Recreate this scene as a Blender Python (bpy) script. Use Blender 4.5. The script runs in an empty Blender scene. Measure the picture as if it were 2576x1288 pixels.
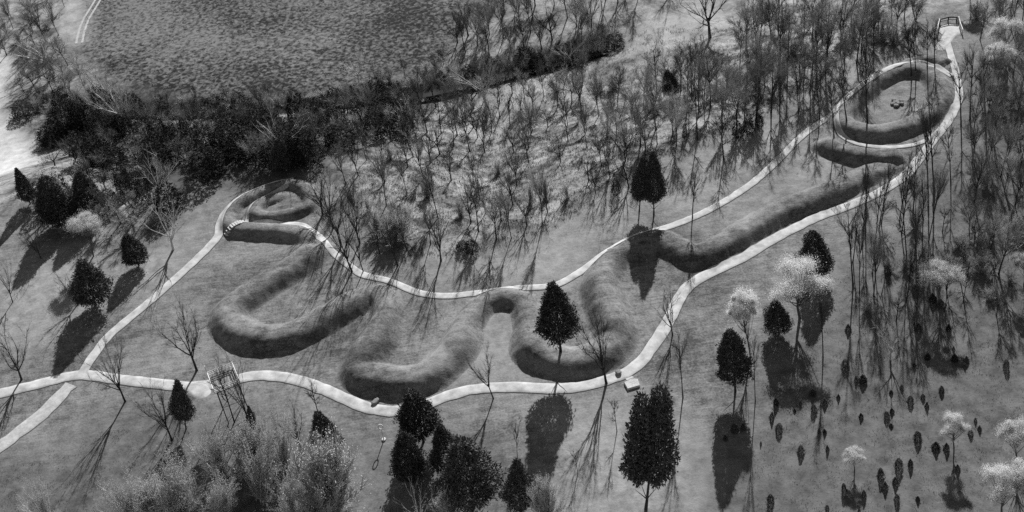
import bpy, math, random
import numpy as np
from mathutils import Vector, Matrix, kdtree

# ------------------------------------------------------------------ camera, sky, sun, exposure
scene = bpy.context.scene
COL = scene.collection
PITCH, ROLL, FPX, CAMH = math.radians(40), math.radians(8), 2816.0, 135.0
W2, H2 = 1288.0, 644.0                      # half size of the measuring frame (2576 x 1288)
SUN_AZ, SUN_EL = math.radians(15.5), math.radians(31)

Fv = np.array([0, math.cos(PITCH), -math.sin(PITCH)])
_R0 = np.array([1.0, 0, 0]); _U0 = np.array([0, math.sin(PITCH), math.cos(PITCH)])
Rv = math.cos(ROLL)*_R0 - math.sin(ROLL)*_U0
Uv = math.sin(ROLL)*_R0 + math.cos(ROLL)*_U0
CAM = np.array([0, 0, CAMH])

cam = bpy.data.cameras.new('camera')
cam.sensor_width = 36.0
cam.lens = 36.0*FPX/2576.0
cam.clip_start = 1.0
cam.clip_end = 8000
camo = bpy.data.objects.new('camera', cam)
M = Matrix(((Rv[0], Uv[0], -Fv[0], CAM[0]), (Rv[1], Uv[1], -Fv[1], CAM[1]), (Rv[2], Uv[2], -Fv[2], CAM[2]), (0, 0, 0, 1)))
camo.matrix_world = M
COL.objects.link(camo)
scene.camera = camo

world = bpy.data.worlds.new('World'); scene.world = world; world.use_nodes = True
wn = world.node_tree; wn.nodes.clear()
sky = wn.nodes.new('ShaderNodeTexSky'); sky.sky_type = 'NISHITA'; sky.sun_disc = False
sky.air_density = 0.6; sky.dust_density = 0.4; sky.sun_elevation = SUN_EL; sky.sun_rotation = SUN_AZ
bw = wn.nodes.new('ShaderNodeRGBToBW')       # black and white photograph: neutral daylight
bg = wn.nodes.new('ShaderNodeBackground'); bg.inputs['Strength'].default_value = 0.09
wo = wn.nodes.new('ShaderNodeOutputWorld')
wn.links.new(sky.outputs[0], bw.inputs[0]); wn.links.new(bw.outputs[0], bg.inputs[0]); wn.links.new(bg.outputs[0], wo.inputs[0])

sl = bpy.data.lights.new('sun', 'SUN'); sl.energy = 5.0; sl.angle = math.radians(0.6); sl.color = (1, 1, 1)
so = bpy.data.objects.new('sun', sl)
so.rotation_euler = Vector((math.sin(SUN_AZ)*math.cos(SUN_EL), math.cos(SUN_AZ)*math.cos(SUN_EL), math.sin(SUN_EL))).to_track_quat('Z', 'Y').to_euler()
COL.objects.link(so)

scene.view_settings.view_transform = 'Standard'; scene.view_settings.look = 'None'
scene.view_settings.gamma = 1; scene.view_settings.use_curve_mapping = False
scene.view_settings.exposure = 0.48
scene.cycles.max_bounces = 4; scene.cycles.diffuse_bounces = 2; scene.cycles.glossy_bounces = 1
scene.cycles.transparent_max_bounces = 4
scene.cycles.use_denoising = False          # keeps the fine grain of twigs and grass

RNG = np.random.default_rng(11)
random.seed(5)

# ------------------------------------------------------------------ measuring helpers
def ray(x, y):
    return Fv + (x-W2)/FPX*Rv + (H2-y)/FPX*Uv
def un(x, y, z=0.0):
    d = ray(x, y); t = (z-CAMH)/d[2]
    return CAM + t*d
def ppm(P):                                  # measuring-frame pixels per metre at P
    return FPX/float((np.asarray(P)-CAM) @ Fv)
def catmull(pts, step=0.5, closed=False):
    pts = np.asarray(pts, float)
    if closed: P = np.vstack([pts[-1], pts, pts[0], pts[1]])
    else: P = np.vstack([2*pts[0]-pts[1], pts, 2*pts[-1]-pts[-2]])
    out = []
    for i in range(1, len(P)-2):
        p0, p1, p2, p3 = P[i-1], P[i], P[i+1], P[i+2]
        n = max(2, int(np.linalg.norm(p2-p1)/step))
        t = np.linspace(0, 1, n, endpoint=False)[:, None]
        out.append(0.5*((2*p1)+(-p0+p2)*t+(2*p0-5*p1+4*p2-p3)*t*t+(-p0+3*p1-3*p2+p3)*t**3))
    out = np.vstack(out + ([] if closed else [P[-2][None]]))
    # even resample
    if closed: out = np.vstack([out, out[:1]])
    s = np.r_[0, np.cumsum(np.linalg.norm(np.diff(out, axis=0), axis=1))]
    n = max(3, int(s[-1]/step))
    q = np.linspace(0, s[-1], n)
    return np.stack([np.interp(q, s, out[:, k]) for k in range(out.shape[1])], 1)
def seg_dist(P, poly, chunk=20000):
    """distance from points P (n,2) to polyline poly (m,2)"""
    A = poly[:-1]; B = poly[1:]; AB = B-A; L2 = np.maximum((AB**2).sum(1), 1e-9)
    out = np.empty(len(P))
    for i in range(0, len(P), chunk):
        Q = P[i:i+chunk]
        t = np.clip(((Q[:, None]-A[None])*AB[None]).sum(2)/L2, 0, 1)
        d2 = ((Q[:, None]-A[None]-t[..., None]*AB[None])**2).sum(2)
        out[i:i+chunk] = np.sqrt(d2.min(1))
    return out
def inside(P, poly):
    x, y = P[:, 0], P[:, 1]; r = np.zeros(len(P), bool); n = len(poly)
    for i in range(n):
        x0, y0 = poly[i]; x1, y1 = poly[(i+1) % n]
        if y0 == y1: continue
        c = ((y0 > y) != (y1 > y)) & (x < (x1-x0)*(y-y0)/(y1-y0)+x0)
        r ^= c
    return r
def sdist(P, poly):
    """signed distance, positive inside the closed polygon"""
    d = seg_dist(P, np.vstack([poly, poly[:1]]))
    return np.where(inside(P, poly), d, -d)
def sstep(t):
    t = np.clip(t, 0, 1); return t*t*(3-2*t)

# ------------------------------------------------------------------ terrain height
DROP, DW = 16.0, 60.0
edge_px = [(-300, 690), (-60, 580), (60, 535), (150, 560), (240, 610), (330, 590), (430, 535), (500, 490), (570, 462), (660, 442), (760, 440),
           (830, 500), (870, 590), (930, 632), (1010, 655), (1120, 655), (1250, 632), (1400, 575), (1500, 510), (1580, 445),
           (1680, 390), (1800, 352), (1950, 300), (2060, 232), (2130, 170), (2220, 140), (2320, 105), (2350, 45), (2400, 25), (2450, 30), (2620, 0)]
EDGE = np.array([un(*p)[:2] for p in edge_px])
PLATEAU = np.vstack([EDGE, [[1800, EDGE[-1][1]-60]], [[1800, -1500]], [[-1800, -1500]], [[-1800, EDGE[0][1]-40]]])
EDGE_L = np.vstack([[[-1800, EDGE[0][1]-40]], EDGE, [[1800, EDGE[-1][1]-60]]])
creek_px = [(140, 262), (240, 266), (380, 270), (560, 267), (760, 258), (900, 236), (1080, 212), (1230, 172), (1330, 150), (1430, 128), (1520, 104)]
CREEK = np.array([un(x, y, -DROP)[:2] for x, y in creek_px])
CREEK = catmull(CREEK, 4.0)
_wv = [(RNG.uniform(0.02, 0.16), RNG.uniform(0, 6.28), RNG.uniform(0, 6.28)) for _ in range(10)]
def undul(P):
    z = np.zeros(len(P))
    for k, a, ph in _wv:
        z += np.sin(k*(P[:, 0]*math.cos(a)+P[:, 1]*math.sin(a))+ph)*0.0045/k
    return z
def terrain(P):
    P = np.atleast_2d(np.asarray(P, float))
    d = seg_dist(P, EDGE_L); d = np.where(inside(P, PLATEAU), -d, d)
    h = -DROP*sstep(d/DW)
    dc = seg_dist(P, CREEK)
    h = h-2.4*np.exp(-(dc/5.0)**2)
    rough = sstep(d/8.0)
    h = h+undul(P)*(1+2.5*rough)
    return h
def hit(x, y):
    """ground point seen at a spot of the measuring frame"""
    d = ray(x, y)
    t = np.linspace((6-CAMH)/d[2], (-24-CAMH)/d[2], 160)
    pts = CAM+t[:, None]*d
    g = pts[:, 2]-terrain(pts[:, :2])
    i = int(np.argmax(g < 0)); i = max(i, 1)
    a, b = t[i-1], t[i]
    t2 = np.linspace(a, b, 24); p2 = CAM+t2[:, None]*d
    g2 = p2[:, 2]-terrain(p2[:, :2]); j = max(1, int(np.argmax(g2 < 0)))
    return p2[j]
def hits(L): return np.array([hit(*p) for p in L])

# ------------------------------------------------------------------ mesh helpers
def link(o): COL.objects.link(o); return o
def mesh_np(name, V, F, mats, smooth=False, matidx=None):
    """V (n,3), F (m,3) or (m,4)"""
    V = np.asarray(V, np.float32); F = np.asarray(F, np.int32)
    me = bpy.data.meshes.new(name)
    k = F.shape[1]
    me.vertices.add(len(V)); me.vertices.foreach_set('co', V.ravel())
    me.loops.add(F.size); me.loops.foreach_set('vertex_index', F.ravel())
    me.polygons.add(len(F)); me.polygons.foreach_set('loop_start', np.arange(0, F.size, k, dtype=np.int32))
    me.polygons.foreach_set('use_smooth', np.full(len(F), smooth))
    for m in (mats if isinstance(mats, (list, tuple)) else [mats]): me.materials.append(m)
    if matidx is not None: me.polygons.foreach_set('material_index', np.asarray(matidx, np.int32))
    me.update(calc_edges=True); me.validate()
    return me
def obj(name, me, parent=None):
    o = bpy.data.objects.new(name, me); link(o)
    if parent is not None: o.parent = parent
    return o
def tag(o, label=None, cat=None, group=None, kind=None):
    if label: o['label'] = label
    if cat: o['category'] = cat
    if group: o['group'] = group
    if kind: o['kind'] = kind
    return o
def empty(name, loc=(0, 0, 0)):
    o = bpy.data.objects.new(name, None); o.location = loc; o.empty_display_size = 0.5
    return link(o)
class MB:
    """collects boxes, bars and lathes into one mesh"""
    def __init__(s): s.v = []; s.f = []
    def add(s, V, F):
        b = len(s.v); s.v += [tuple(p) for p in V]; s.f += [tuple(i+b for i in f) for f in F]; return s
    def box(s, c, size, rz=0.0):
        x, y, z = [k/2 for k in size]; co, si = math.cos(rz), math.sin(rz)
        V = []
        for dz in (-z, z):
            for dx, dy in ((-x, -y), (x, -y), (x, y), (-x, y)):
                V.append((c[0]+dx*co-dy*si, c[1]+dx*si+dy*co, c[2]+dz))
        return s.add(V, [(3, 2, 1, 0), (4, 5, 6, 7), (0, 1, 5, 4), (1, 2, 6, 5), (2, 3, 7, 6), (3, 0, 4, 7)])
    def bar(s, a, b, r, n=5, r2=None):
        a = np.asarray(a, float); b = np.asarray(b, float); d = b-a; d /= np.linalg.norm(d)
        u = np.cross(d, [0, 0, 1] if abs(d[2]) < .9 else [1, 0, 0]); u /= np.linalg.norm(u); w = np.cross(d, u)
        r2 = r if r2 is None else r2
        V = [a+r*(u*math.cos(t)+w*math.sin(t)) for t in np.arange(n)*2*math.pi/n]+[b+r2*(u*math.cos(t)+w*math.sin(t)) for t in np.arange(n)*2*math.pi/n]
        F = [(i, (i+1) % n, n+(i+1) % n, n+i) for i in range(n)]+[tuple(range(n))[::-1], tuple(range(n, 2*n))]
        return s.add(V, F)
    def build(s, name, mat, parent=None, smooth=False):
        me = bpy.data.meshes.new(name); me.from_pydata(s.v, [], s.f); me.materials.append(mat)
        if smooth: me.polygons.foreach_set('use_smooth', [True]*len(me.polygons))
        me.update(); return obj(name, me, parent)

# ------------------------------------------------------------------ materials (all neutral greys: a black and white photograph)
def nt(name):
    m = bpy.data.materials.new(name); m.use_nodes = True
    t = m.node_tree; b = t.nodes['Principled BSDF']; b.inputs['Roughness'].default_value = 0.9
    b.inputs['Specular IOR Level'].default_value = 0.15
    return m, t, b
def noise(t, scale, detail=4, rough=0.6, vec=None, dist=0.0):
    n = t.nodes.new('ShaderNodeTexNoise'); n.inputs['Scale'].default_value = scale; n.inputs['Detail'].default_value = detail
    n.inputs['Roughness'].default_value = rough; n.inputs['Distortion'].default_value = dist
    if vec is not None: t.links.new(vec, n.inputs['Vector'])
    return n.outputs['Fac']
def mrange(t, v, a, b, c, d):
    n = t.nodes.new('ShaderNodeMapRange'); n.inputs[1].default_value = a; n.inputs[2].default_value = b
    n.inputs[3].default_value = c; n.inputs[4].default_value = d; t.links.new(v, n.inputs[0]); return n.outputs[0]
def math_(t, op, a, b):
    n = t.nodes.new('ShaderNodeMath'); n.operation = op
    for i, v in enumerate((a, b)):
        if isinstance(v, (int, float)): n.inputs[i].default_value = v
        else: t.links.new(v, n.inputs[i])
    return n.outputs[0]
def mix(t, f, a, b):
    n = t.nodes.new('ShaderNodeMix'); n.data_type = 'FLOAT'
    for i, v in ((0, f), (2, a), (3, b)):
        if isinstance(v, (int, float)): n.inputs[i].default_value = v
        else: t.links.new(v, n.inputs[i])
    return n.outputs[0]
def simple(name, lo, hi, scale, rough=0.9, detail=4, rnd=0.0, bump=0.0):
    m, t, b = nt(name)
    tc = t.nodes.new('ShaderNodeTexCoord').outputs['Object']
    v = mrange(t, noise(t, scale, detail, vec=tc), 0.3, 0.7, lo, hi)
    if rnd:
        oi = t.nodes.new('ShaderNodeObjectInfo').outputs['Random']
        v = math_(t, 'MULTIPLY', v, mrange(t, oi, 0, 1, 1-rnd, 1+rnd))
    t.links.new(v, b.inputs['Base Color']); b.inputs['Roughness'].default_value = rough
    if bump:
        bp = t.nodes.new('ShaderNodeBump'); bp.inputs['Strength'].default_value = bump; bp.inputs['Distance'].default_value = 0.1
        t.links.new(noise(t, scale*3, 3, vec=tc), bp.inputs['Height']); t.links.new(bp.outputs[0], b.inputs['Normal'])
    return m
def grass_value(t, tc, lo, hi):
    big = noise(t, 0.05, 4, 0.6, tc)
    mid = noise(t, 0.45, 5, 0.7, tc)
    fine = noise(t, 3.2, 3, 0.75, tc)
    mp = t.nodes.new('ShaderNodeMapping'); mp.inputs['Scale'].default_value = (0.25, 2.2, 1); mp.inputs['Rotation'].default_value = (0, 0, 0.35)
    t.links.new(tc, mp.inputs['Vector'])
    streak = noise(t, 1.0, 3, 0.7, mp.outputs[0])
    s = math_(t, 'ADD', math_(t, 'MULTIPLY', big, 0.30), math_(t, 'MULTIPLY', mid, 0.28))
    s = math_(t, 'ADD', s, math_(t, 'MULTIPLY', fine, 0.27))
    s = math_(t, 'ADD', s, math_(t, 'MULTIPLY', streak, 0.15))
    return mrange(t, s, 0.42, 0.58, lo, hi), fine, mid
def grass_mat(name, zones):
    m, t, b = nt(name)
    tc = t.nodes.new('ShaderNodeTexCoord').outputs['Object']
    v, fine, mid = grass_value(t, tc, 0.062, 0.275)
    hgt = math_(t, 'ADD', math_(t, 'MULTIPLY', fine, 0.5), mid)
    if zones:
        def at(n):
            a = t.nodes.new('ShaderNodeAttribute'); a.attribute_name = n; return a.outputs['Fac']
        # leaf-littered wood floor, patchy
        fl = mrange(t, noise(t, 0.16, 6, 0.72, tc, 0.6), 0.38, 0.62, 0.05, 0.31)
        fl = math_(t, 'MULTIPLY', fl, mrange(t, noise(t, 2.0, 4, 0.8, tc), 0.3, 0.7, 0.55, 1.45))
        v = mix(t, at('zone_wood'), v, fl)
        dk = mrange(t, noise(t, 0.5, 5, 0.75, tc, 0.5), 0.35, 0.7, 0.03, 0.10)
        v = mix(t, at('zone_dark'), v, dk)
        vo = t.nodes.new('ShaderNodeTexVoronoi'); vo.inputs['Scale'].default_value = 1.1; t.links.new(tc, vo.inputs['Vector'])
        fd = math_(t, 'ADD', math_(t, 'MULTIPLY', noise(t, 0.85, 2, 0.6, tc, 0.6), 0.75), math_(t, 'MULTIPLY', noise(t, 0.035, 3, 0.6, tc), 0.45))
        fd = mrange(t, fd, 0.50, 0.72, 0.005, 0.175)
        v = mix(t, at('zone_field'), v, fd)
        pl = mrange(t, noise(t, 0.4, 5, 0.7, tc), 0.3, 0.7, 0.34, 0.62)
        v = mix(t, at('zone_pale'), v, pl)
        df = mrange(t, noise(t, 0.35, 5, 0.7, tc), 0.36, 0.64, 0.055, 0.15)
        dr = mrange(t, noise(t, 0.5, 6, 0.75, tc), 0.36, 0.64, 0.18, 0.38)
        v = mix(t, at('zone_dry'), v, dr)
        v = mix(t, at('zone_dull'), v, df)
    t.links.new(v, b.inputs['Base Color'])
    bp = t.nodes.new('ShaderNodeBump'); bp.inputs['Strength'].default_value = 0.55; bp.inputs['Distance'].default_value = 0.16
    t.links.new(hgt, bp.inputs['Height']); t.links.new(bp.outputs[0], b.inputs['Normal'])
    return m
def translucent(m, f):
    t = m.node_tree; b = t.nodes['Principled BSDF']; o = t.nodes['Material Output']
    src = b.inputs['Base Color'].links[0].from_socket
    tr = t.nodes.new('ShaderNodeBsdfTranslucent'); t.links.new(src, tr.inputs['Color'])
    mx = t.nodes.new('ShaderNodeMixShader'); mx.inputs[0].default_value = f
    t.links.new(b.outputs[0], mx.inputs[1]); t.links.new(tr.outputs[0], mx.inputs[2]); t.links.new(mx.outputs[0], o.inputs['Surface'])
    return m
M_GROUND = grass_mat('ground_cover', True)
M_GRASS = grass_mat('mown_grass', False)
M_PATH = simple('pale_gravel', 0.32, 0.62, 0.55, detail=6, bump=0.3)
M_PATH2 = simple('worn_gravel', 0.32, 0.52, 1.2, detail=6, bump=0.3)
M_EDGE_SHADE = simple('painted_edge_shade', 0.06, 0.15, 2.0)  # dark path skirts: colour stands in for the shadow of the cut edges
M_STONE = simple('pale_stone', 0.42, 0.66, 3.0, bump=0.4)
M_STONE2 = simple('grey_stone', 0.16, 0.30, 3.0, bump=0.4)
M_WHITE = simple('white_paint', 0.68, 0.82, 4.0, rough=0.6)
M_STEEL = simple('dark_steel', 0.05, 0.09, 3.0, rough=0.6)
M_DECK = simple('weathered_boards', 0.14, 0.24, 2.0)
M_BARK = simple('dark_bark', 0.028, 0.06, 1.5, rnd=0.3)
M_TWIG = simple('dark_twigs', 0.045, 0.085, 0.8, rnd=0.35)
M_GBARK = simple('grey_bark', 0.07, 0.15, 1.5, rnd=0.35)
M_GTWIG = simple('grey_twigs', 0.24, 0.48, 0.5, rnd=0.4)
M_WTWIG = simple('brown_twigs', 0.16, 0.38, 0.4, rnd=0.45)
M_SBARK = simple('pale_bark', 0.38, 0.66, 0.7, rnd=0.2)
M_STWIG = simple('pale_twigs', 0.22, 0.40, 0.7, rnd=0.25)
M_FTWIG = simple('budding_twigs', 0.42, 0.66, 0.6, rnd=0.25)
M_BUD = translucent(simple('opening_buds', 0.28, 0.46, 0.6, rnd=0.2), 0.5)
M_PBUD = translucent(simple('pale_buds', 0.42, 0.62, 0.6, rnd=0.15), 0.5)
M_GBUD = translucent(simple('dull_buds', 0.20, 0.40, 0.6, rnd=0.3), 0.5)
M_CEDAR = simple('evergreen_needles', 0.045, 0.13, 1.2, rnd=0.25)
M_SAPL = simple('sapling_needles', 0.065, 0.13, 1.2, rnd=0.6)
M_BLOOM = translucent(simple('pale_blossom', 0.52, 0.76, 1.2, rnd=0.12), 0.5)
M_BRUSH = translucent(simple('brush_stems', 0.11, 0.30, 0.2), 0.45)
M_DBRUSH = simple('dark_brush', 0.022, 0.055, 0.4, rnd=0.3)
M_STUB = translucent(simple('field_tufts', 0.20, 0.42, 0.25), 0.5)
mw, tw, bwn = nt('dark_water')
bwn.inputs['Base Color'].default_value = (0.02, 0.02, 0.02, 1); bwn.inputs['Roughness'].default_value = 0.12; bwn.inputs['Specular IOR Level'].default_value = 0.5
_bp = tw.nodes.new('ShaderNodeBump'); _bp.inputs['Strength'].default_value = 0.2
_tc = tw.nodes.new('ShaderNodeTexCoord').outputs['Object']
tw.links.new(noise(tw, 0.8, 3, vec=_tc), _bp.inputs['Height']); tw.links.new(_bp.outputs[0], bwn.inputs['Normal'])
M_WATER = mw

# ------------------------------------------------------------------ mound lines
def crest(px, w, ratio, step=0.25, closed=False):
    """centre line with its own half width at every point; px are spots on the crest"""
    ws = np.full(len(px), w, float) if np.isscalar(w) else np.asarray(w, float)
    rs = np.full(len(px), ratio, float) if np.isscalar(ratio) else np.asarray(ratio, float)
    # the spots lie on the line where light turns to shade, a little on the near side of the crest
    return catmull(np.array([(*(un(x, y, .9*r*q)[:2]+np.array([0, .32*q])), q, r) for (x, y), q, r in zip(px, ws, rs)]), step, closed)
def cz(L): return [(523.2+x*.15622, 442.7+y*.15622) for x, y in L]
coil_px = cz([(1660, 1030), (1550, 950), (1300, 895), (1000, 872), (650, 858), (430, 835), (320, 760), (330, 620), (420, 480), (600, 360), (850, 245), (1100, 155), (1300, 125), (1480, 150),
              (1600, 260), (1640, 400), (1560, 510), (1350, 590), (1100, 640), (850, 640), (735, 590), (760, 500), (880, 410), (1080, 325), (1230, 300), (1280, 350), (1180, 440), (1050, 490)])
body_px = [(779, 598), (785, 625), (745, 662), (690, 697), (625, 738), (578, 775), (570, 812), (605, 838), (665, 852), (735, 840), (800, 808), (870, 768), (925, 742), (962, 752),
           (968, 790), (945, 840), (912, 890), (905, 935), (945, 952), (1010, 960), (1075, 946), (1120, 910), (1150, 865), (1178, 805), (1215, 765), (1268, 748), (1318, 765), (1334, 815), (1340, 868),
           (1372, 898), (1435, 912), (1500, 898), (1544, 862), (1548, 820), (1530, 765), (1514, 705), (1540, 655), (1600, 618), (1660, 602), (1705, 622), (1750, 640), (1800, 626),
           (1860, 590), (1930, 548), (2000, 512), (2080, 482), (2150, 450), (2220, 415), (2275, 388), (2320, 366)]
jaw_px = [(2285, 384), (2250, 388), (2210, 388), (2150, 382), (2095, 366), (2066, 342)]
oval_px = [(2124, 294), (2150, 318), (2205, 328), (2275, 317), (2335, 288), (2372, 250), (2368, 203), (2325, 172), (2262, 174), (2200, 206), (2150, 250)]
horn_px = [(2290, 158), (2325, 146), (2362, 146), (2388, 160)]
def body_w(x, y):
    if 1165 < x < 1338 and y < 830: return 3.3
    if 900 < x < 985 and y < 800: return 3.5
    if 1500 < x < 1620 and y < 700: return 3.5
    if x > 1620: return 3.9 if x < 2100 else 3.4
    return 4.3
def body_r(x, y):
    if 900 < x < 985 and 770 < y < 925: return .72          # arms that run toward the sun
    if 1500 < x < 1562 and 690 < y < 840: return .72
    if (1140 < x < 1185 or 1325 < x < 1350) and 790 < y < 880: return .64
    return .50
MOUNDS = [  # centre line, height / half width, closed
    (crest(coil_px, [2.9]*5+[2.6, 2.4]+[2.2]*(len(coil_px)-7), .56), .56, False),
    (crest(body_px, [body_w(*p) for p in body_px], [body_r(*p) for p in body_px]), .53, False),
    (crest(jaw_px, 3.3, .52), .52, False),
    (crest(oval_px, 3.3, .54, closed=True), .54, True),
    (crest(horn_px, 2.5, .42), .42, False)]
_wv2 = [(RNG.uniform(0.7, 4.5), RNG.uniform(0, 6.28), RNG.uniform(0, 6.28)) for _ in range(16)]
def lumps(P):
    z = np.zeros(len(P))
    for k, a, ph in _wv2: z += np.sin(k*(P[:, 0]*math.cos(a)+P[:, 1]*math.sin(a))+ph)*0.030/k**.6
    return z
def _kd(line):
    k = kdtree.KDTree(len(line))
    for n_, p in enumerate(line): k.insert((p[0], p[1], 0), n_)
    k.balance(); return k
KD = [_kd(m[0]) for m in MOUNDS]
TAPER = []
for line, ratio, closed in MOUNDS:
    sd = np.arange(len(line))*0.25
    TAPER.append(np.ones(len(line)) if closed else np.minimum(sstep((sd+0.6)/min(6.0, sd[-1]*.15)), sstep((sd[-1]-sd+0.6)/min(20.0, sd[-1]*.2))))
def one_mound(m, P):
    """height above the ground of mound m, and how far inside its foot each point lies"""
    line, ratio, closed = MOUNDS[m]
    z = np.zeros(len(P)); ins = np.full(len(P), -9.0)
    lo = line[:, :2].min(0)-6; hi = line[:, :2].max(0)+6
    for q in np.where((P > lo).all(1) & (P < hi).all(1))[0]:
        _, n_, d = KD[m].find((P[q, 0], P[q, 1], 0))
        w = line[n_, 2]; ins[q] = w-d
        if d < w: z[q] = line[n_, 3]*w*TAPER[m][n_]*math.cos((d/w)**1.5*math.pi/2)**2
    return z, ins
def mound_h(P):
    z = np.zeros(len(P))
    for m in range(len(MOUNDS)): z = np.maximum(z, one_mound(m, P)[0])
    return z
def ground(P):
    P = np.atleast_2d(P); return terrain(P)+mound_h(P)

# ------------------------------------------------------------------ the ground sheet
def axis(lo, hi, step, far, n):
    c = np.arange(lo, hi+step/2, step)
    g = np.geomspace(step*2, far, n)
    return np.r_[lo-np.cumsum(g)[::-1], c, hi+np.cumsum(g)]
gx = axis(-185, 185, 0.85, 500, 26); gy = axis(80, 385, 0.85, 500, 26)
GX, GY = np.meshgrid(gx, gy)
GP = np.stack([GX.ravel(), GY.ravel()], 1)
GZ = terrain(GP)
nx, ny = len(gx), len(gy)
idx = np.arange(nx*ny).reshape(ny, nx)
GF = np.stack([idx[:-1, :-1], idx[:-1, 1:], idx[1:, 1:], idx[1:, :-1]], -1).reshape(-1, 4)
me = mesh_np('ground', np.c_[GP, GZ], GF, M_GROUND, True)
def zone(px_polys, soft, z=None):
    out = np.zeros(len(GP))
    for pl in px_polys:
        W = np.array([(un(x, y, z)[:2] if z is not None else hit(x, y)[:2]) for x, y in pl])
        lo = W.min(0)-soft; hi = W.max(0)+soft
        near = np.where((GP > lo).all(1) & (GP < hi).all(1))[0]
        jit = undul(GP[near]*9.0+17)*6
        out[near] = np.maximum(out[near], sstep((sdist(GP[near], W)+jit)/soft*0.5+0.5))
    return out
dE = seg_dist(GP, EDGE_L); dE = np.where(inside(GP, PLATEAU), -dE, dE)
jit = undul(GP*7.0+3)*5
z_wood = sstep((dE+jit+1)/6.0)
fieldpoly = [(190, -40), (215, 60), (175, 140), (240, 205), (360, 248), (560, 250), (760, 243), (900, 216), (1040, 186), (1120, 120), (1180, 60), (1260, 20), (1320, -40)]
z_field = zone([fieldpoly], 5, -DROP)
z_pale = zone([[(-80, 90), (8, 130), (20, 200), (10, 250), (40, 330), (75, 400), (100, 470), (60, 510), (-80, 520)], [(1560, 120), (1600, 85), (1660, 35), (1800, -5), (1860, 0), (1840, 60), (1750, 100), (1660, 125), (1580, 140)]], 5, -DROP)
z_pale[GP[:, 0] > 20] *= .45
z_pale = np.maximum(z_pale, 0.5*zone([[(1150, 275), (1250, 235), (1345, 195), (1420, 190), (1400, 240), (1300, 280), (1200, 330), (1120, 330)], [(180, 100), (150, 10), (205, -30), (225, 40), (200, 110)]], 6))
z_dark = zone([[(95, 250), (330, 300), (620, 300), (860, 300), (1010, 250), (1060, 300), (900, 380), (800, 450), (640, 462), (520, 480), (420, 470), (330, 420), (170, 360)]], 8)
z_dry = 0.8*zone([[(1380, 1030), (1560, 1010), (1760, 1120), (1830, 1230), (1780, 1320), (1380, 1320)], [(-40, 690), (160, 640), (230, 680), (190, 780), (60, 860), (-40, 850)],
                  [(1060, 668), (1250, 640), (1420, 580), (1520, 520), (1590, 470), (1560, 560), (1440, 670), (1250, 715), (1090, 725)], [(1700, 400), (1900, 330), (2050, 250), (2130, 180), (2260, 150), (2180, 200), (2040, 300), (1900, 430), (1730, 530), (1690, 480)],
                  [(1225, 800), (1300, 800), (1310, 940), (1230, 950), (1180, 950)], [(1950, 440), (2060, 370), (2160, 410), (2060, 460), (1900, 530)], [(300, 690), (420, 600), (520, 520), (500, 620), (380, 720)]], 9)
z_dull = 0.85*zone([[(1880, 1010), (1960, 860), (2080, 700), (2250, 560), (2450, 330), (2460, 120), (2800, 0), (2800, 1400), (1780, 1400), (1800, 1150)],  # right-hand area: darker, flatter ground colour stands in for haze
                    [(-60, 1160), (180, 1090), (420, 1030), (700, 1010), (760, 1100), (900, 1300), (300, 1400), (-60, 1400)],
                    [(850, 1110), (1000, 1090), (1250, 1150), (1250, 1290), (900, 1290)]], 9)
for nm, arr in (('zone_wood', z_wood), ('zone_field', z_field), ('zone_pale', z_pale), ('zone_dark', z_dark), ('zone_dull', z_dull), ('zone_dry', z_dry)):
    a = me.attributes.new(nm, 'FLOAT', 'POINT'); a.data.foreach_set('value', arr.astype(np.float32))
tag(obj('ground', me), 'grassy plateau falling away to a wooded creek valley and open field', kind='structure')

def ribbon(name, line, half, zfun, mat, zoff, skirt=None, wob=0.0, closed=False, drop=0.14, soft=0.22):
    n = len(line)
    tn = np.gradient(line, axis=0); tn /= np.linalg.norm(tn, axis=1)[:, None]
    nr = np.stack([-tn[:, 1], tn[:, 0]], 1)
    hw = np.full(n, half) if np.isscalar(half) else np.asarray(half)
    wl = hw*(1+wob*np.interp(np.arange(n), np.arange(0, n+6, 2), RNG.normal(0, 1, len(np.arange(0, n+6, 2)))))
    wr = hw*(1+wob*np.interp(np.arange(n), np.arange(0, n+6, 2), RNG.normal(0, 1, len(np.arange(0, n+6, 2)))))
    cols = []; zs = []
    fr = [-1, -0.5, 0, 0.5, 1]
    if skirt: cols.append(line-nr*(wl+soft)[:, None]); zs.append(-drop)
    for f in fr:
        w = wl if f < 0 else wr
        cols.append(line+nr*(f*w)[:, None]); zs.append(0.025*(1-abs(f)))
    if skirt: cols.append(line+nr*(wr+soft)[:, None]); zs.append(-drop)
    k = len(cols)
    P = np.stack(cols, 1).reshape(-1, 2)
    Z = zfun(P)+zoff+np.tile(zs, n)
    ii = np.arange(n*k).reshape(n, k)
    F = np.stack([ii[:-1, :-1], ii[1:, :-1], ii[1:, 1:], ii[:-1, 1:]], -1)
    mi = np.zeros(F.shape[:2], int)
    if skirt: mi[:, 0] = 1; mi[:, -1] = 1
    F = F.reshape(-1, 4)[:, ::-1]
    return obj(name, mesh_np(name, np.c_[P, Z], F, [mat, skirt] if skirt else mat, True, mi.ravel()))

# creek
cl = catmull(CREEK, 2.0)
tl = catmull(np.array([un(x, y, -DROP)[:2] for x, y in [(270, -40), (238, 10), (214, 48), (202, 80), (197, 104)]]), 1.0)
for dx in (-.9, .9):
    tag(ribbon('farm_track', tl+[dx, 0], .35, terrain, M_PATH2, .06), 'faint curved wheel track on the left side of the field', kind='structure')
tag(ribbon('creek', cl, 3.4, lambda P: np.full(len(P), -DROP-1.55), M_WATER, 0), 'dark shaded creek along the foot of the field', kind='structure')

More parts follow.
